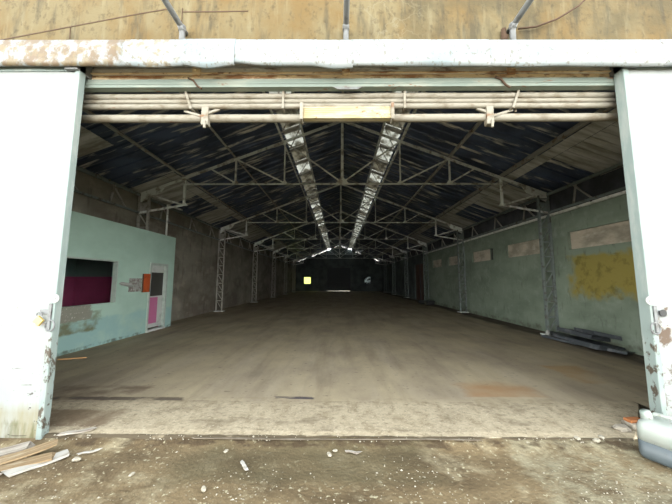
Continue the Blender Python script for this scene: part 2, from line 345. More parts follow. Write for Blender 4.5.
# thin wall cracks as grooved dark lines
w = MB()
for pts in ([(-4.4, 4.31), (-4.19, 4.37), (-3.36, 4.54), (-2.52, 4.71), (-2.18, 4.77)], [(-2.0, 4.78), (-2.0, 4.53)], [(-2.0, 4.73), (-1.6, 4.73), (-1.2, 4.735)], [(-3.35, 4.54), (-3.34, 4.38)]):
    for a, b in zip(pts, pts[1:]): w.bar((a[0], 2.999, a[1]), (b[0], 2.999, b[1]), .006, .012)
struct(w.build('trim_1', 'rustrod'), 'thin dark crack lines in the ochre wall')

# right wall with five boarded strip windows
WIN = [(4.6, 7.36), (8.42, 10.1), (10.98, 12.7), (14.0, 15.5), (16.5, 18.15)]
w = MB(); XR = 6.05
w.box(XR, XR + .25, 3.15, 19.6, -.05, 2.33); w.box(XR, XR + .25, 3.15, 19.6, 2.80, 3.36)
ys = [3.15] + [v for p in WIN for v in p] + [19.6]
for a, b in zip(ys[::2], ys[1::2]): w.box(XR, XR + .25, a, b, 2.33, 2.80)
w.box(XR + .25, XR + .45, 3.15, 19.6, 2.2, 2.95)
w.i = 1
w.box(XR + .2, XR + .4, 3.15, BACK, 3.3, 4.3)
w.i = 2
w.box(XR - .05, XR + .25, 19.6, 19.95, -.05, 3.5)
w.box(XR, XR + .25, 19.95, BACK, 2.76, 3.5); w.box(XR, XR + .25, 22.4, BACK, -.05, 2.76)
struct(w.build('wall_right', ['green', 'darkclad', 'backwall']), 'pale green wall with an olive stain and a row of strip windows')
w = MB(); w.box(XR - .05, XR + .27, 3.15, 19.6, 3.36, 3.43)
struct(w.build('trim_2', 'ledge', bevel=.008), 'white ledge capping the green wall')
for i, (a, b) in enumerate(WIN):
    w = MB(); e = .35 if i == 2 else 0
    w.box(XR + .07, XR + .09, a + e, b, 2.33, 2.80)
    o = struct(w.build('window_%d' % (i + 1), 'tan'), ['long tan boarded window above the olive stain', 'tan boarded window just past the nearest right column', 'tan boarded window with a black gap at its near end', 'fourth tan window from the doorway', 'fifth tan window, smallest, far along the green wall'][i])
    q = MB(); q.box(XR - .03, XR + .1, a - .03, b + .03, 2.29, 2.33); q.build('sill', 'green', o)
    if e:
        q = MB(); q.box(XR + .15, XR + .16, a, a + e, 2.33, 2.80); q.build('gap_shade_panel', 'blackmetal', o)  # black panel painted in for the darkness inside the opening
w = MB(); w.box(XR + .1, XR + .16, 19.95, 22.4, 0, 2.76); o = struct(w.build('door_5', 'brown'), 'brown door at the far end of the green wall')
q = MB(); q.box(XR + .05, XR + .1, 21.14, 21.2, 0, 2.76); q.build('door_stile', 'darkdoor', o)
q = MB(); q.tube([(XR + .04, 21.0, 1.0), (XR + .04, 21.0, 1.2)], .02); q.build('door_handle', 'blackmetal', o)

# left wall (concrete), upper half only above the office
XL = -6.15
w = MB(); w.box(XL - .2, XL, 9.1, BACK, -.05, 4.15); w.box(XL - .2, XL, 3.15, 9.1, 2.85, 4.15)
for k in range(6): w.box(XL, XL + .012, 9.2 + k * 5.5, 9.2 + k * 5.5 + 5.4, 2.24, 2.27)   # formwork joint
struct(w.build('wall_left', 'concrete'), 'bare grey brown concrete wall')

# back wall with gable, low gap to the roof in places
w = MB(); 
cuts = [(-5.05, -4.0, .95, 2.0), (3.5, 4.45, .95, 2.05)]
def wall_rects(x0, x1, z0, z1, holes):
    xs = sorted({x0, x1, *[h[0] for h in holes], *[h[1] for h in holes]})
    for a, b in zip(xs, xs[1:]):
        hs = [h for h in holes if h[0] <= a and h[1] >= b]
        if hs: w.box(a, b, BACK, BACK + .2, z0, hs[0][2]); w.box(a, b, BACK, BACK + .2, hs[0][3], z1)
        else: w.box(a, b, BACK, BACK + .2, z0, z1)
wall_rects(-6.4, 6.5, -.05, 3.4, cuts + [(-1.65, 1.5, -.05, 3.2)])
gx = [(-6.4, .02), (-5.95, .02), (-5.9, .20), (-4.75, .20), (-4.7, .02), (-3.9, .02), (-3.85, .22), (-3.2, .2), (-1.3, .22), (-1.25, .02), (-.7, .02), (-.65, .2), (-.1, .18), (-.05, .02), (.2, .02), (.25, .2), (1.2, .2), (1.25, .02), (2.2, .02), (2.25, .2), (2.9, .2), (2.95, .02), (4.9, .02), (4.95, .22), (5.6, .2), (5.65, .02), (6.5, .02)]
gp = [(x, roofz(x) + .02 - d * (.55 if d > .1 else 1)) for x, d in gx]
if True:
    k = min(range(len(gp)), key=lambda i: abs(gp[i][0]))
w.prism([(-6.4, 3.4)] + gp + [(6.5, 3.4)], 'y', BACK, BACK + .2)
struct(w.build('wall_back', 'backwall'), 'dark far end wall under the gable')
for i, (h, m, lb) in enumerate(((cuts[0], 'foliage_pane', 'small glowing yellow green window in the far wall'), (cuts[1], 'greypane', 'small dim broken window in the far wall'))):
    w = MB(); a, b, c, d = h
    for r in ((a, a + .06, c, d), (b - .06, b, c, d), (a, b, c, c + .06), (a, b, d - .06, d)): w.box(r[0], r[1], BACK + .06, BACK + .12, r[2], r[3])
    o = struct(w.build('window_%d' % (6 + i), 'darkdoor'), lb)
    q = MB(); q.box(a + .06, b - .06, BACK + .085, BACK + .095, c + .06, d - .06); q.build('pane', m, o)
w = MB(); w.box(-1.7, -.08, BACK - .06, BACK - .01, .05, 3.25); w.box(-.08, 1.55, BACK - .05, BACK - .01, .08, 3.25)
struct(w.build('door_4', 'darkdoor'), 'dark double door in the far wall with light under it')

# roof slopes: corrugated dark sheets with grey boarding near the eaves
XA, XB = 1.25, 1.72                              # skylight strip
def slope(side, name, label):
    r = MB()
    bands = [(0, XA, 0), (XB, 6.7, 0)]
    y = 3.06; prof = []
    while y < BACK + .5:
        prof += [(y, 0), (y + .27, 0), (y + .29, .035), (y + .34, .035)]; y += .36
    def strip(xa, xb, mi, pr):
        r.i = mi; o = len(r.v)
        for yy, h in pr:
            r.v.append((side * xa, yy, roofz(xa) + h)); r.v.append((side * xb, yy, roofz(xb) + h))
        for i in range(len(pr) - 1):
            r.f.append([o + 2 * i, o + 2 * i + 1, o + 2 * i + 3, o + 2 * i + 2]); r.mi.append(mi)
    for xa, xb, mi in bands: strip(xa, xb, mi, prof)
    strip(4.86, 5.12, 1, [(3.16 if side > 0 else 7.6, -.02), (BACK - .02, -.02)])
    bys = [(2.7, 6.5, 1), (6.5, 8.3, 0), (8.3, 10.4, 1), (10.4, 12.2, 0), (12.2, 14.5, 1), (14.5, 17.5, 0), (17.5, 21, 1), (21, 26, 0), (26, 29, 1), (29, 39.5, 0)] if side > 0 else \
          [(2.7, 4.6, 0), (4.6, 5.8, 1), (5.8, 7.6, 0), (7.6, 9.4, 1), (9.4, 11.2, 0), (11.2, 12.6, 1), (12.6, 14, 0), (14, 18.5, 1), (18.5, 22, 0), (22, 25, 1), (25, 39.5, 0)]
    for a, b, mi in bys:
        if mi:
            k = max(a, 3.16)
            while k < b - .01:
                e = min(b, k + .21); strip(5.12, 6.3, 1, [(k, -.03), (e - .014, -.03), (e - .013, -.018), (e - .001, -.018), (e, -.03)]); k = e
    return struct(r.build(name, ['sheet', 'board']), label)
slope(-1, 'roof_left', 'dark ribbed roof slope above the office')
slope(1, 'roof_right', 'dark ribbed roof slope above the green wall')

# office
XO = -5.6; YF = 9.14; TOP = 2.91
w = MB()
WY0, WY1, WZ0, WZ1 = 4.6, 6.80, .95, 1.97; DY0, DY1, DZ = 7.97, 8.78, 1.97
w.box(XO - .12, XO, 3.15, WY0, 0, TOP); w.box(XO - .12, XO, WY1, DY0, 0, TOP); w.box(XO - .12, XO, DY1, YF, 0, TOP)
w.box(XO - .12, XO, WY0, WY1, 0, WZ0); w.box(XO - .12, XO, WY0, WY1, WZ1, TOP); w.box(XO - .12, XO, DY0, DY1, DZ, TOP)
w.box(-8.9, XO - .12, YF - .04, YF, 0, TOP)
struct(w.build('wall_office', 'office'), 'mint green office partition on the left')
w = MB(); w.box(-8.8, XO - .12, YF - .12, YF - .04, 0, 2.8); w.box(-8.9, -8.8, 3.15, YF, 0, 2.9); w.box(-8.8, XO - .12, 3.15, 3.3, 0, 2.8)
struct(w.build('wall_office_rear', 'office_in'), 'maroon and dark green wall seen through the office window')
w = MB(); w.box(-8.9, XO - .12, 3.15, YF - .04, 2.8, 2.88)  # unseen ceiling, added to keep the office interior dark
struct(w.build('ceiling_office', 'office'), 'unseen office ceiling slab added to keep the room dark')
w = MB()
for r in ((WY0, WY0 + .05, WZ0, WZ1), (WY1 - .025, WY1, WZ0, WZ1), (WY0, WY1, WZ1 - .03, WZ1)): w.box(XO - .1, XO + .01, r[0], r[1], r[2], r[3])
struct(w.build('window_8', 'minttrim'), 'wide unglazed office window opening')
w = MB()
w.box(XO - .13, XO + .025, DY0 - .02, DY0 + .05, 0, DZ); w.box(XO - .13, XO + .025, DY1 - .06, DY1 + .02, 0, DZ); w.box(XO - .13, XO + .025, DY0, DY1, DZ - .04, DZ + .03)
o = struct(w.build('door_3', 'minttrim', bevel=.005), 'white framed narrow office door')
q = MB(); q.box(XO - .09, XO - .05, DY0 + .05, DY1 - .06, .1, DZ - .04); q.build('door_leaf', 'white', o)
q = MB(); q.box(XO - .05, XO - .035, DY0 + .08, DY1 - .12, 1.02, 1.72); q.build('dark_pane', 'darkglass', o)
q = MB(); q.box(XO - .05, XO - .03, DY0 + .06, DY1 - .33, .22, .98); q.build('pink_panel', 'pink', o)
q = MB(); q.box(XO - .1, XO + .05, DY0, DY1, 0, .06); q.build('threshold', 'white', o)

# ------------------------------------------------------------------ big sliding doors (setting)
def big_door(nm, xi, xo, label, th):
    sgn = 1 if xo > xi else -1
    a, b = sorted((xi + sgn * .05, xo))
    p = MB(); p.box(a, b, 2.81, 2.81 + th * .8, -.05, 3.9)
    o = struct(p.build(nm, 'door'), label)
    q = MB(); a, b = sorted((xi, xi + sgn * .055))
    q.box(a, b, 2.795, 2.795 + th, -.05, 3.9); q.build('edge_frame', 'doorframe', o, bevel=.006)
    q = MB(); a, b = sorted((xi + sgn * .07, xo))
    q.box(a, b, 2.798, 2.81, 3.80, 3.9); q.build('top_rail', 'doorframe', o)
    q = MB(); a, b = sorted((xi + sgn * .07, xo)); q.box(a, b, 2.802, 2.81, 1.05, 1.056); q.build('sheet_seam', 'rail_grey', o)
    q = MB(); a, b = sorted((xi - sgn * .0, xi + sgn * .15)); q.box(a, b, 2.765, 2.985, 3.80, 3.96); q.build('hanger_bracket', 'galv', o, bevel=.006)
    # hasp plate, staple and pull ring near the edge
    q = MB(); q.tube([(xi - sgn * .0, 2.786, 1.31), (xi - sgn * .0, 2.794, 1.31)], .042, 18); q.tube([(xi - sgn * .0, 2.778, 1.31), (xi, 2.787, 1.31)], .012, 10); q.build('round_washer', 'whiteplastic', o)
    q = MB(); q.tube([(xi + sgn * .02 + .045 * math.cos(t), 2.785, 1.04 + .055 * math.sin(t)) for t in [k * math.pi / 8 for k in range(17)]], .008, 6); q.build('pull_ring', 'galv', o)
    q = MB(); q.box(*sorted((xi + sgn * .02, xi + sgn * .14)), 2.785, 2.797, 1.15, 1.20); q.box(*sorted((xi + sgn * .02, xi + sgn * .05)), 2.78, 2.797, 1.0, 1.26); q.build('hasp', 'galv', o, bevel=.003)
    return o
dl = big_door('door_1', -2.97, -7.5, 'white sliding warehouse door on the left, stained at its foot', .075)
dr = big_door('door_2', 2.985, 7.5, 'white sliding warehouse door on the right, flaking near its edge', .11)
q = MB(); q.tube([(3.08, 2.77, 1.19), (3.08, 2.802, 1.19)], [.035, .02], 14); q.build('knob', 'blackmetal', dr)
t = thing('padlock', 'small brass padlock hanging on the left white door', 'padlock', (-3.09, 2.768, 1.09))
q = MB(); q.obox((0, 0, 0), (.075, .024, .075), (0, .7, 0)); q.build('lock_body', 'brass', t, bevel=.004)
q = MB(); q.tube([(.028 * math.cos(k), 0, .055 + .028 * math.sin(k)) for k in [math.pi * i / 8 - .3 for i in range(10)]], .006, 8); q.build('shackle', 'galv', t)

# ------------------------------------------------------------------ gutter flashing
t = thing('metal_gutter', 'long white painted metal flashing gutter, rusted at its left end', 'gutter', (0, 2.73, 3.785))
t.rotation_euler = (0, .006, 0)
segs = [-7, -2.45, -1.80, -1.25, -.36, .03, 1.50, 3.35, 7]
for i, (a, b) in enumerate(zip(segs, segs[1:])):
    q = MB(); m = 30; th = .006; off = -.004 * (i % 2)
    if i == 2: off = -.012
    dent = [.0, .03, .035, .03, .02, .0, .0, .01][i]
    for k in range(m + 1):
        u = k / m; x = a + (b + .02 - a) * u
        sag = -dent * math.sin(math.pi * u) ** 2 * (1 if i in (2, 4) else .6) + .008 * noise.noise((x * 2.4, i, 0)) + (.035 * (1 - u) if i == 3 else 0) + (-.02 * u if i == 4 else 0)
        bl = .012 * noise.noise((x * 1.7, 3, i))
        pr = [(.245, .385), (.10, .355 + bl * .4), (.02, .32), (-.005 + bl, .2), (.0 + bl, .06), (.012, .02 + sag), (.03, .024 + sag)]
        for (py, pz) in pr: q.v.append((x, py + off, pz))
    n = len(pr)
    for k in range(m):
        for j in range(n - 1):
            q.f.append([k * n + j, (k + 1) * n + j, (k + 1) * n + j + 1, k * n + j + 1]); q.mi.append(0)
    o = q.build('flashing_sheet', 'gutter', t, smooth=True)
    md = o.modifiers.new('thick', 'SOLIDIFY'); md.thickness = th; md.offset = 1
# soffit board behind the lip, hides the door tops
w = MB(); w.box(-7.5, 7.5, 2.985, 2.999, 3.86, 4.2)
struct(w.build('trim_3', 'rail_grey'), 'grey backing board behind the gutter')

# ------------------------------------------------------------------ header rails
t = thing('hanging_rail', 'grey square track rail tucked right under the gutter', 'rail', (0, 2.965, 3.90))
q = MB(); q.box(-3.5, 3.5, -.03, .03, -.035, .04); q.build('track', 'rail_grey', t, bevel=.004)
q = MB(); q.box(-3.5, 3.5, -.045, -.03, -.035, -.022); q.build('lip', 'rail_rust', t)
for x in (-1.74, -.02, 1.86):
    q = MB(); q.box(x - .045, x + .045, -.055, -.03, -.06, .05); q.tube([(x, -.075, 0), (x, -.05, 0)], .016, 8); q.build('rail_clamp', 'rail_rust', t, bevel=.003)
t = tag(MB().box(-3.5, 3.5, 2.945, 2.985, 3.795, 3.86).build('rusty_rail', 'rail_rust', bevel=.004), 'rust streaked cream rail between the grey track and the green channel', 'rail')
t = thing('steel_channel', 'pale green steel channel, broad lintel across the doorway', 'channel', (0, 2.945, 3.69))
q = MB(); q.prism([(-.03, 0), (.05, 0), (.05, .008), (-.02, .008), (-.02, .092), (.05, .092), (.05, .1), (-.03, .1)], 'x', -3.5, 3.5); q.build('channel', 'rail_green', t)
q = MB(); q.box(-3.5, 3.5, -.036, -.03, .035, .045); q.build('weld_strip', 'rail_green', t)
q = MB(); q.prism([(-.17, -.004), (.17, -.004), (.11, -.035), (-.11, -.035)], 'y', -.035, -.02); q.build('end_stop', 'galv', t)
for x in (-1.76, 1.72):
    q = MB(); q.tube([(x - .06, -.045, .10), (x + .0, -.05, .07), (x + .05, -.05, .0), (x + .10, -.045, -.03)], .011, 8); q.build('bent_rod', 'rustrod', t)
pl = ['top cream pipe of the three just below the green channel', 'middle cream pipe of the three just below the green channel', 'bottom cream pipe of the three just below the green channel']
for i, (zz, r) in enumerate(((3.652, .034), (3.588, .027), (3.528, .031))):
    q = MB(); q.tube([(x, 3.03, zz + .004 * noise.noise((x, i, 0))) for x in [-3.3 + .33 * k for k in range(21)]], r, 14)
    o = q.build('header_pipe', 'pipe', smooth=True); tag(o, pl[i], 'pipe', 'cream pipes above the doorway')
for i, (x, dx) in enumerate(((-.75, 0), (.66, 0), (1.98, -.08), (-1.9, .08))):
    q = MB(); q.bar((x, 2.99, 3.70), (x + dx, 2.99, 3.48), .026, .010, (0, 1, 0)); q.bar((x, 2.99, 3.70), (x, 3.08, 3.70), .026, .010); q.bar((x + dx, 2.99, 3.485), (x + dx, 3.08, 3.485), .026, .010)
    q.bar((x, 3.075, 4.02), (x, 3.075, 3.48), .026, .012, (0, 1, 0))
    tag(q.build('pipe_strap', 'pipe'), ['steel strap around the three pipes left of the cream roller box', 'steel strap around the three pipes right of the cream roller box', 'slanted steel strap over the pipes near the right door', 'slanted steel strap over the pipes toward the left door'][i], 'strap', 'straps on the header pipes')
q = MB(); q.tube([(x, 3.075, 3.408 + .006 * noise.noise((x * .8, 9, 0))) for x in [-3.3 + .33 * k for k in range(21)]], .045, 14)
tag(q.build('cross_pipe', 'pipe', smooth=True), 'thicker single cream pipe passing behind the roller box', 'pipe', 'cream pipes above the doorway')
t = thing('roller_box', 'long yellowed cream roller box hung at the middle of the doorway top', 'roller box', (-.01, 3.0, 3.405))
q = MB(); q.box(-.5, .5, -.03, .02, -.066, .075)
for k in range(6): q.tube([(-.5, -.034, -.055 + .0235 * k), (.5, -.034, -.055 + .0235 * k)], .0115, 10)
q.build('ribbed_cover', 'box', t)
for s in (-1, 1):
    q = MB(); q.box(s * .515 - .011, s * .515 + .011, -.07, .035, -.10, .11); q.box(s * .515 - .018, s * .515 + .018, -.085, -.068, -.10, .10); q.build('end_bracket', 'pipe', t, bevel=.003)
# loose brackets where the sloping bars meet the pipe
for s, lb in ((-1, 'bent steel bracket on the cross pipe toward the left door'), (1, 'bent steel bracket on the cross pipe toward the right door')):
    t = thing('pipe_bracket', lb, 'bracket', (s * 1.655, 3.045, 3.405), group='brackets on the cross pipe')
    q = MB(); q.box(-.05, .03, -.04, .03, -.11, .13); q.build('clamp_plate', 'pipe', t, bevel=.004)
    q = MB(); q.bar((0, -.02, .03), (-s * .15, 0, .10), .025, .025); q.bar((0, -.03, -.02), (s * .28, .02, .09), .025, .025); q.build('stay', 'pipe', t)
    q = MB(); q.tube([(0, -.05, -.16), (0, -.05, -.07)], .014, 8); q.build('bolt', 'pipe', t)

# ------------------------------------------------------------------ canopy arms on the wall above the gutter
for i, (x, lb) in enumerate(((-1.94, 'grey pipe arm above the gutter toward the left door'), (-.02, 'grey pipe arm above the middle of the gutter'), (1.91, 'grey pipe arm above the gutter with a rusty rod beside it'))):
    t = thing('support_pipe', lb, 'pipe', (x, 2.93, 4.16), group='pipe arms above the gutter')
    q = MB(); q.tube([(0, 0, 0), (0, 0, .22), (0, -.02, .25), (0, -.06, .27)], .032, 10); q.build('stub', 'galv', t, smooth=True)
    q = MB(); q.tube([(0, .06, .275), (0, -.05, .275), (0, -1.6, .285)], .032, 10); q.build('arm', 'galv', t, smooth=True)
    q = MB(); q.tube([(0, -.01, .235), (0, -.01, .30)], .04, 10); q.build('elbow', 'galv', t)
q = MB(); q.tube([(1.83, 2.965, 4.22), (1.83, 2.965, 4.44)], .028, 8); q.tube([(1.83, 2.965, 4.30), (1.84, 2.95, 4.34)], .034, 8)
tag(q.build('rusty_stub', 'rustrod'), 'short rusty upright stub against the ochre wall', 'pipe')
q = MB(); q.tube([(2.0, 2.96, 4.44), (2.2, 2.955, 4.46), (2.45, 2.95, 4.55), (2.7, 2.93, 4.70), (2.9, 2.9, 4.9)], .010, 8)
tag(q.build('thin_rod', 'rustrod', smooth=True), 'thin curved dark rod rising from the right pipe arm', 'rod')

# ------------------------------------------------------------------ trusses and columns
TY = [7.9 + 5.5 * k for k in range(6)]
def tz(x): return 6.30 - SL * abs(x)
N1, N2, N3 = 4.68, 3.18, 1.72
ordn = ['nearest', 'second', 'third', 'fourth', 'fifth', 'farthest']
tr = thing('roof_truss', '', 'truss', (0, TY[0], 0), group='steel roof trusses')
for s in (-1, 1):
    def B(nm, a, b, w=.045, mat='steel'):
        q = MB(); q.angle((s * a[0], 0, a[1]), (s * b[0], 0, b[1]), w, .01, (0, 1, 0), s); q.build(nm, mat, tr)
    B('top_chord', (6.0, tz(6.0)), (0, tz(0)), .085)
    B('hanger', (N1, tz(N1)), (N1, 3.70), .06); B('hanger', (N2, tz(N2)), (N2, 4.35), .045); B('hanger', (N3, tz(N3)), (N3, 4.35), .04)
    B('diagonal', (5.85, tz(5.85) - .02), (N1, 3.70), .05); B('diagonal', (3.92, tz(3.92)), (N2, 4.37)); B('diagonal', (N2 - .05, tz(N2)), (N3, 4.37)); B('diagonal', (N3, tz(N3)), (0, 4.37))
    B('bottom_chord', (6.0, 3.46), (N1, 3.69), .06)
    for (x, z, d) in ((N1, 3.70, .09), (N2, 4.37, .09), (N3, 4.37, .08)):
        q = MB(); q.prism([(s * (x - d * 1.3), z - .02), (s * (x + d), z - .02), (s * (x + d), z + .03), (s * (x - d * .3), z + .09)], 'y', -.008, .008); q.build('gusset_plate', 'steel', tr)
    q = MB(); q.prism([(s * 6.0, 3.78), (s * 6.0, tz(6) + .02), (s * 5.25, tz(5.25) - .0), (s * 5.4, tz(5.4) - .16)], 'y', -.012, .012); q.build('knee_plate', 'steel', tr)
q = MB(); q.angle((-N1, 0, 4.35), (N1, 0, 4.35), .055, .01, (0, 0, 1)); q.build('tie_beam', 'steel', tr)
q = MB(); q.bar((0, 0, 4.35), (0, 0, tz(0)), .075, .05, (0, 1, 0)); q.build('king_post', 'steel', tr)
q = MB(); q.prism([(-.22, 4.34), (.22, 4.34), (.05, 4.52), (-.05, 4.52)], 'y', -.01, .01); q.build('center_plate', 'steel', tr)
for k in range(6):
    lb = ['steel roof truss nearest the doorway, biggest of the row', 'second steel roof truss from the doorway', 'third steel roof truss from the doorway', 'fourth steel roof truss from the doorway', 'fifth steel roof truss, far back in the dark', 'last steel roof truss in front of the far wall'][k]
    if k == 0: tr['label'] = lb
    else: dup(tr, (0, TY[k], 0), 0, lb)
def column(mat):
    c = thing('lattice_column', '', 'column', (0, 0, 0), group='lattice columns along the walls')
    for x in (5.72, 6.0):
        q = MB(); q.box(x - .028, x + .028, -.035, .035, .02, 3.98); q.build('upright', mat, c)
    n = 9
    for k in range(n):
        z0 = .08 + k * 3.8 / n; z1 = z0 + 3.8 / n
        q = MB(); q.bar((5.72, -.02, z0), (6.0, -.02, z1), .028, .014, (0, 1, 0)); q.build('lacing_bar', mat, c)
        q = MB(); q.bar((5.72, -.02, z1), (6.0, -.02, z1), .04, .014, (0, 1, 0)); q.build('batten', mat, c)
    q = MB(); q.box(5.62, 6.045, -.16, .16, 0, .03); q.build('base_plate', 'steel', c)
    q = MB(); q.box(5.72, 6.0, -.012, .012, 3.46, 3.78); q.build('head_plate', mat, c)
    return c
where = ['by the doorway', 'from the doorway', 'from the doorway', 'from the doorway', 'from the doorway', 'before the far wall']
for s, mat, wall in ((1, 'colsteel', 'right against the green wall'), (-1, 'leftsteel', 'left against the concrete wall')):
    c = column(mat)
    for k in range(6):
        sd = 'green wall' if s > 0 and k < 3 else ('dark right wall' if s > 0 else 'concrete wall')
        lb = ['nearest lattice column on the %s side' % sd, 'second lattice column from the doorway on the %s side' % sd, 'third lattice column from the doorway on the %s side' % sd, 'fourth lattice column from the doorway on the %s side' % sd, 'fifth lattice column from the doorway on the %s side' % sd, 'last lattice column before the far wall on the %s side' % sd][k]
        if s < 0 and k == 0: lb = 'nearest left lattice column rising behind the mint office'
        o = c if k == 0 else dup(c, None, None, lb)
        o['label'] = lb; o.location = (0, TY[k], 0); o.rotation_euler = (0, 0, 0 if s > 0 else math.pi)

# longitudinal eave girders between the column heads
def girder(Lb, vs):
    ge = thing('eave_girder', '', 'girder', (0, 0, 0), group='eave girders between columns')
    q = MB(); q.angle((5.98, 0, 4.0), (5.98, Lb, 4.0), .07); q.build('top_rail', 'colsteel', ge)
    q = MB(); q.angle((5.98, 0, 3.47), (5.98, Lb, 3.47), .05); q.build('bottom_rail', 'colsteel', ge)
    for y0 in vs:
        for d in (-.42, .12):
            q = MB(); q.bar((5.98, y0 + d, 3.47), (5.98, y0 + (.0 if d > 0 else .1), 4.0), .035, .035); q.build('web', 'leftsteel', ge)
    return ge
bay = ['in the first bay', 'in the second bay', 'in the third bay', 'in the fourth bay', 'in the fifth bay', 'in the sixth bay']
g0 = girder(4.66, (.9, 2.3, 3.7)); g1 = girder(5.42, (.9, 2.6, 4.4)); used = set()
for s in (1, -1):
    for k in range(6):
        lb = 'lattice eave girder %s from the doorway, %s' % (bay[k], 'over the green wall' if s > 0 and k < 4 else ('over the dark right wall' if s > 0 else 'over the concrete wall'))
        if s < 0 and k == 0: lb = 'lattice eave girder in the first bay above the mint office'
        p = g0 if k == 0 else g1
        o = dup(p, None, None, lb) if p.name in used else p
        used.add(p.name); o['label'] = lb
        ya = 3.2 if k == 0 else TY[k - 1] + .04; L_ = 4.66 if k == 0 else 5.42
        o.location = (0, ya if s > 0 else ya + L_, 0); o.rotation_euler = (0, 0, 0 if s > 0 else math.pi)
# purlins
def purlin(s, x, w, h, lb, mat='purlin', y0=3.16, dz=.085):
    q = MB(); q.angle((s * x, y0, tz(x) + dz), (s * x, BACK, tz(x) + dz), w, .01)
    tag(q.build('purlin', mat), lb, 'purlin', 'long purlins under the roof')
for s, sd in ((-1, 'left'), (1, 'right')):
    slope_n = 'slope above the office' if s < 0 else 'slope above the green wall'
    purlin(s, N1 + .02, .085, .08, 'lowest long purlin of the roof ' + slope_n)
    purlin(s, N2, .07, .06, 'middle long purlin of the roof ' + slope_n)
    purlin(s, XB + .065, .06, .06, 'purlin along the lower edge of the skylight strip, ' + slope_n, 'steel')
    purlin(s, XA - .065, .06, .06, 'purlin along the upper edge of the skylight strip, ' + slope_n, 'steel')
q = MB(); q.bar((0, 3.16, 6.40), (0, BACK, 6.40), .06, .05); tag(q.build('ridge_beam', 'purlin'), 'dark ridge beam at the very top of the roof', 'beam')

# skylight sheets, two strips
a = (XA - .03, roofz(XA - .03) + .045); b = (XB + .03, roofz(XB + .03) + .045)
def skysheet(s, mat, lb, grp):
    sk = thing('skylight_sheet', lb, 'skylight', (0, 3.2, 0), group=grp)
    q = MB(); q.prism([(s * a[0], a[1]), (s * b[0], b[1]), (s * b[0], b[1] + .008), (s * a[0], a[1] + .008)], 'y', 0, 1.1); q.build('sheet', mat, sk)
    q = MB(); q.bar((s * XA, .075, roofz(XA) - .02), (s * XB, .075, roofz(XB) - .02), .15, .05); q.build('batten', 'purlin', sk)
    q = MB(); q.bar((s * XA, .1, roofz(XA) - .06), (s * XB, 1.05, roofz(XB) - .06), .025, .02); q.build('cross_brace', 'purlin', sk)
    return sk
for s, sd in ((-1, 'office'), (1, 'green wall')):
    P = {}
    for k in range(33):
        y = 3.155 + 1.1 * k
        if y + 1.1 > BACK: break
        g = 'grimy' if rnd.random() < .4 or k == 1 else 'bright'
        if y < 3.3: g = 'grimy'
        if g in P: dup(P[g], (0, y, 0), 0)
        else:
            P[g] = skysheet(s, 'skylight_grimy' if g == 'grimy' else 'skylight', ('grimy dull skylight sheet' if g == 'grimy' else 'bright clouded skylight sheet') + ' in the roof strip on the %s side' % sd, g + ' skylight sheets, %s side strip' % sd)
            P[g].location.y = y
# flat closing strips at skylight bars
# ------------------------------------------------------------------ office fittings
t = thing('vent_pipe', 'pale vertical pipe with an elbow standing on the office top', 'pipe', (XO - .06, 8.7, TOP))
q = MB(); q.tube([(0, 0, -.02), (0, 0, .98)], .028, 10); q.build('upright', 'steel', t, smooth=True)
q = MB(); q.tube([(0, 0, .98), (.02, .1, 1.0), (.06, .7, 1.03)], .028, 10); q.build('elbow', 'steel', t, smooth=True)
q = MB(); q.tube([(0, 0, .9), (0, 0, 1.03)], .042, 10); q.build('coupling', 'steel', t)
t = thing('orange_shutter', 'orange square panel on the mint wall beside the office door', 'panel', (XO + .005, 7.86, 1.15))
q = MB(); q.box(0, .03, -.17, .1, 0, .52); q.build('panel', 'orange', t, bevel=.004)
q = MB(); q.box(0, .036, -.18, -.17, 0, .52); q.build('edge_strip', 'brown', t)
q = MB(); q.box(0, .036, .10, .112, 0, .52); q.build('edge_strip', 'brown', t)
t = thing('notice_sheet', 'grey paper sheet with blurred rows pasted on the mint wall', 'notice', (XO, 7.43, 1.18))
q = MB(); q.box(0, .006, -.23, .23, 0, .36); q.build('sheet', 'poster', t)
t = thing('wall_lamp', 'white slim lamp sticking out beside the grey paper sheet', 'lamp', (XO, 7.0, 1.39))
q = MB(); q.tube([(.05, -.16, .02), (.05, -.1, .015), (.05, .2, -.03), (.05, .24, -.035)], [.015, .04, .05, .03], 12); q.build('tube_cover', 'whiteplastic', t, smooth=True)
q = MB(); q.box(0, .03, -.05, .13, -.035, .03); q.build('mount', 'white', t)
# bracket remains on the concrete right column: small white insulator on the ledge
t = tag(MB().obox((6.02, 6.55, 3.46), (.05, .06, .09)).build('ledge_clip', 'blackmetal', bevel=.004), 'small dark clip on the white ledge above the nearest window', 'clip')

# ------------------------------------------------------------------ rubbish on the floor by the green wall
labs = ['large dark sheet lying lowest against the green wall', 'dark grey sheet leaning on the heap by the green wall', 'topmost dark sheet on the heap below the olive stain', 'short dark sheet at the near end of the heap', 'dark sheet lying flat at the far end of the heap', 'narrow dark strip sticking out of the heap']
for i, (c, sz, r) in enumerate((((5.66, 6.62, .08), (.6, 1.15, .10), (.02, .10, .05)), ((5.72, 6.80, .24), (.5, .85, .09), (.05, .16, .12)), ((5.68, 6.36, .33), (.5, .62, .08), (-.05, .2, -.2)), ((5.62, 5.82, .08), (.4, .3, .06), (.05, .14, .5)), ((5.74, 7.46, .09), (.42, .52, .08), (0, .14, -.1)), ((5.3, 6.95, .08), (.1, .8, .05), (.04, 0, .3)))):
    q = MB(); q.obox((0, 0, 0), sz, (0, 0, 0), .03)
    o = q.build('dark_sheet', 'slate', loc=c, rot=r); tag(o, labs[i], 'sheet', 'dark sheets heaped by the green wall')
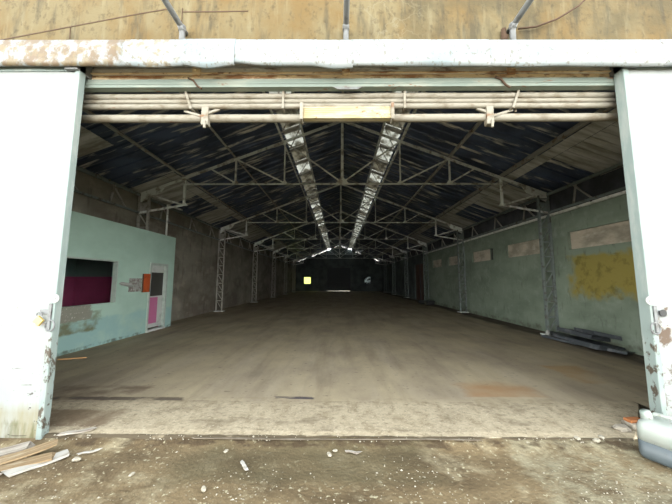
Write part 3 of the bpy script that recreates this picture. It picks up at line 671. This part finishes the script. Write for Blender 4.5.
q = MB(); q.tube([(5.44, 7.52, 0), (5.44, 7.52, .16), (5.44, 7.52, .2)], [.05, .05, .03], 10)
tag(q.build('white_container', 'whiteplastic', smooth=True), 'small pale container standing in the heap of dark sheets', 'container')
for i, (x, y, s) in enumerate(((5.6, 17.6, .5), (5.45, 18.3, .4))):
    q = MB(); q.obox((0, 0, s * .25), (s, s * 1.3, s * .5), (0, 0, .3 * i), .06)
    tag(q.build('dark_bundle', 'blackmetal', loc=(x, y, 0), bevel=.05), ['dark bundle on the floor near the brown door, against the wall', 'dark bundle on the floor near the brown door, farther from the wall'][i], 'bundle', 'dark bundles by the brown door')
q = MB(); q.obox((0, 0, .012), (.42, .035, .02), (0, .02, .4)); tag(q.build('wood_strip', 'orangewood', loc=(-5.15, 5.35, 0)), 'orange brown wooden strip on the floor before the office', 'wood')

# ------------------------------------------------------------------ outside clutter
GZ = -.055
def plank(p0, p1, w, h, z, mat, lb, tilt=0, name='plank'):
    d = Vector((p1[0] - p0[0], p1[1] - p0[1])); L = d.length
    q = MB(); hx, hy, hz = L / 2, w / 2, h / 2; n = 6
    for k in range(n + 1):
        x = -hx + L * k / n
        e = 1 - .25 * (k in (0, n)) * rnd.random()
        for (yy, zz) in ((-hy * e, -hz), (hy * e, -hz), (hy * e, hz), (-hy * e, hz)):
            q.v.append((x + (rnd.uniform(-.03, .03) if k in (0, n) else 0), yy + rnd.uniform(-.003, .003), zz + .004 * math.sin(k * 1.3)))
    for k in range(n):
        for j in range(4): q.f.append([4 * k + j, 4 * k + (j + 1) % 4, 4 * k + 4 + (j + 1) % 4, 4 * k + 4 + j]); q.mi.append(0)
    q.f += [[3, 2, 1, 0], [4 * n, 4 * n + 1, 4 * n + 2, 4 * n + 3]]; q.mi += [0, 0]
    o = q.build(name, mat, loc=((p0[0] + p1[0]) / 2, (p0[1] + p1[1]) / 2, z), rot=(0, tilt, math.atan2(d.y, d.x)))
    return tag(o, lb, 'wood', 'loose boards outside the left door')
plank((-3.02, 2.32), (-2.70, 2.68), .13, .014, GZ + .050, 'wood', 'long pale tan board, uppermost, pointing at the left door corner', -.03)
plank((-3.0, 2.32), (-2.58, 2.54), .13, .016, GZ + .025, 'wood', 'pale tan board with a pointed end lying across the pile front')
plank((-2.75, 2.32), (-2.50, 2.62), .12, .018, GZ + .016, 'whitewood', 'white painted board on the right of the pile')
plank((-3.25, 2.40), (-2.92, 2.66), .14, .05, GZ + .03, 'greywood', 'thick grey weathered board at the pile edge by the left door')
plank((-3.3, 2.25), (-2.8, 2.50), .07, .02, GZ + .012, 'greywood', 'thin grey board lying lowest in the pile')
plank((-3.15, 2.28), (-2.75, 2.29), .03, .02, GZ + .03, 'greywood', 'short grey stick at the front of the pile', name='stick')
plank((-2.40, 2.60), (-2.28, 2.66), .02, .008, GZ + .012, 'whitewood', 'thin white splinter beside the white board', name='splinter')
plank((-2.78, 2.80), (-2.56, 2.90), .05, .012, .012, 'greywood', 'grey splinter on the slab edge by the left door', name='splinter')
plank((-.92, 2.50), (-.84, 2.40), .025, .010, GZ + .016, 'whitewood', 'short white stick on the dirt left of the middle', name='stick')
plank((-.03, 2.66), (.11, 2.64), .022, .010, GZ + .016, 'greywood', 'short grey stick on the dirt at the middle of the threshold', name='stick')
plank((1.25, 2.805), (-1.5, 2.79), .018, .006, GZ + .046, 'strip', 'thin pale steel strip along the threshold', name='threshold_strip')

# pale stone chips
cl = [(-2.36, 2.52, .03), (-1.12, 2.66, .022), (-.18, 2.62, .025), (-.13, 2.68, .02), (-1.75, 2.35, .02), (-1.1, 2.2, .025), (2.35, 2.80, .03), (2.45, 2.86, .028), (2.2, 2.84, .025)]
cb = MB()
def rock(r, seed):
    q = MB(); rr = random.Random(seed); n = 8
    for lv, (zz, k) in enumerate(((0, .75), (.35, 1), (.75, .7))):
        for j in range(n):
            t = 2 * math.pi * j / n; m = k * rr.uniform(.75, 1.15)
            q.v.append((r * m * math.cos(t) * 1.3, r * m * math.sin(t) * .8, r * zz * rr.uniform(.8, 1.1)))
    for lv in range(2):
        for j in range(n): q.f.append([lv * n + j, lv * n + (j + 1) % n, (lv + 1) * n + (j + 1) % n, (lv + 1) * n + j]); q.mi.append(0)
    q.f += [list(range(n))[::-1], list(range(2 * n, 3 * n))]; q.mi += [0, 0]
    return q
cn = ['pale stone chip beside the white splinter', 'pale stone chip near the threshold, toward the left', 'pale stone chip just left of the grey stick', 'pale stone chip touching the threshold at its middle', 'small pale stone chip alone on the brown dirt', 'pale stone chip in front of the white stick', 'first pale chip on the slab edge by the plastic can', 'pale chip nearest the plastic can on the slab edge', 'pale chip on the slab edge, farthest from the can']
for i, (x, y, r) in enumerate(cl):
    o = rock(r, i).build('stone_chip', 'chip', loc=(x, y, GZ + .004 if y < 2.78 else -.012), rot=(0, 0, i * 1.1)); tag(o, cn[i], 'stone', 'pale stone chips by the threshold')
# fine gravel: nobody could count it
gr = MB(); rr = random.Random(3)
for k in range(4200):
    x = rr.uniform(-3.6, 3.6); y = 2.76 - 1.5 * rr.random() ** .8
    d = noise.noise((x * 1.1, y * 1.6, 5)) + (.45 if y < 2.15 else -.05) + (.35 if x > 1.2 and y < 2.5 else 0)
    if d < rr.uniform(-.1, .7): continue
    r = rr.uniform(.002, .0075) * (1.5 if rr.random() < .1 else 1); h = noise.noise((x * 1.3, y * 1.9, 0)) * .018 + noise.noise((x * 6, y * 6, 3)) * .008
    a = rr.random() * 6.28; z = -.06 + h
    p = [(x + r * 1.3 * math.cos(a + t) * rr.uniform(.6, 1.2), y + r * math.sin(a + t) * rr.uniform(.6, 1.2)) for t in (0, 1.5, 3.1, 4.6)]
    gr.add([(q[0], q[1], z) for q in p] + [(x, y, z + r * .8)], [(0, 1, 4), (1, 2, 4), (2, 3, 4), (3, 0, 4)])
for k in range(420):
    x = rr.uniform(-2.9, 2.8); y = rr.uniform(2.78, 2.86); r = rr.uniform(.003, .011)
    if noise.noise((x * 2, 3, 0)) < rr.uniform(-.4, .5): continue
    z = -.022 if y < 2.82 else -.012
    p = [(x + r * math.cos(t) * rr.uniform(.6, 1.3), y + r * math.sin(t)) for t in (0, 1.5, 3.1, 4.6)]
    gr.add([(q[0], q[1], z) for q in p] + [(x, y, z + r)], [(0, 1, 4), (1, 2, 4), (2, 3, 4), (3, 0, 4)])
o = gr.build('gravel', 'chip'); o['kind'] = 'stuff'; o['label'] = 'pale gravel flecks scattered over the brown dirt'; o['category'] = 'gravel'

# brick and stone block at the right end of the slab
q = MB(); q.obox((0, 0, .0), (.16, .075, .03)); tag(q.build('brick', 'brick', loc=(2.98, 3.06, .062), rot=(0, 0, .1), bevel=.005), 'orange brick lying on a grey stone block by the right door', 'brick')
q = MB(); q.obox((0, 0, 0), (.2, .13, .055), jit=.01); tag(q.build('stone_block', 'stone', loc=(2.99, 3.06, .022), rot=(0, 0, .15), bevel=.015), 'grey stone block under the orange brick', 'stone')
o = rock(.07, 44).build('stone', 'stone', loc=(2.78, 2.98, -.008)); tag(o, 'grey stone on the slab edge behind the plastic can', 'stone')

# jerry can, lower part blue grey
t = thing('plastic_can', 'cloudy white plastic can with a blue grey lower half, by the right door', 'can', (2.775, 2.545, -.055), math.atan2(-.89, .45))
def rrect(hx, hy, r, n=5):
    P = []
    for cx, cy, a0 in ((hx - r, hy - r, 0), (-hx + r, hy - r, 90), (-hx + r, -hy + r, 180), (hx - r, -hy + r, 270)):
        for k in range(n + 1):
            t = math.radians(a0 + 90 * k / n); P.append((cx + r * math.cos(t), cy + r * math.sin(t)))
    return P
def loft(rings):
    q = MB(); n = len(rings[0][1])
    for z, P in rings:
        for p in P: q.v.append((p[0], p[1], z))
    for i in range(len(rings) - 1):
        for k in range(n): q.f.append([i * n + k, i * n + (k + 1) % n, (i + 1) * n + (k + 1) % n, (i + 1) * n + k]); q.mi.append(0)
    q.f += [list(range(n))[::-1], [(len(rings) - 1) * n + k for k in range(n)]]; q.mi += [0, 0]
    return q
W, D = .19, .135
loft([(0, rrect(W - .03, D - .03, .04)), (.012, rrect(W - .008, D - .008, .05)), (.04, rrect(W, D, .05)), (.155, rrect(W, D, .05))]).build('lower_body', 'can_blue', t, smooth=True)
loft([(.155, rrect(W, D, .05)), (.27, rrect(W, D, .05)), (.305, rrect(W - .012, D - .012, .05)), (.325, rrect(W - .04, D - .04, .045)), (.33, rrect(W - .07, D - .06, .04))]).build('upper_body', 'can_white', t, smooth=True)
q = MB(); q.tube([(-W + .055, -.03, .31), (-W + .05, -.03, .36), (-W + .045, -.035, .385)], [.042, .04, .036], 14); q.build('spout_cap', 'can_white', t, smooth=True)
q = MB(); q.tube([(-W + .06, .0, .33), (-W + .10, .0, .372), (.0, .0, .375), (W - .08, .0, .36), (W - .05, .0, .32)], .017, 10); q.build('handle', 'can_white', t, smooth=True)

# ------------------------------------------------------------------ daylight: bright overcast sky
W_ = bpy.data.worlds.new('overcast'); S.world = W_; W_.use_nodes = True
nt = W_.node_tree; N = nt.nodes; L = nt.links; bg = N['Background']
tc = N.new('ShaderNodeTexCoord'); sp = N.new('ShaderNodeSeparateXYZ'); L.new(tc.outputs['Generated'], sp.inputs[0])
r1 = N.new('ShaderNodeValToRGB'); L.new(sp.outputs['Z'], r1.inputs[0])
e = r1.color_ramp.elements
e[0].position = 0; e[0].color = (1.0, 1.0, .96, 1); e[1].position = 1; e[1].color = (.20, .22, .24, 1)
x = e.new(.22); x.color = (.72, .73, .71, 1); x = e.new(.55); x.color = (.30, .32, .33, 1)
L.new(r1.outputs[0], bg.inputs[0]); bg.inputs[1].default_value = 2.0

# ------------------------------------------------------------------ camera
cam = bpy.data.cameras.new('camera'); co = bpy.data.objects.new('camera', cam); COL.objects.link(co)
cam.sensor_width = 36; cam.lens = 275 / 672 * 36; cam.clip_start = .05
co.location = (-.1, 0, 1.5)
co.rotation_mode = 'XYZ'
R = Matrix.Rotation(.010, 3, 'Z') @ Matrix.Rotation(math.pi / 2 + .1027, 3, 'X') @ Matrix.Rotation(.0028, 3, 'Z')
co.rotation_euler = R.to_euler()
S.camera = co
S.view_settings.view_transform = 'Standard'; S.view_settings.look = 'None'; S.view_settings.gamma = 1
S.view_settings.use_curve_mapping = False
S.view_settings.exposure = 2.75
S.cycles.max_bounces = 12; S.cycles.diffuse_bounces = 8
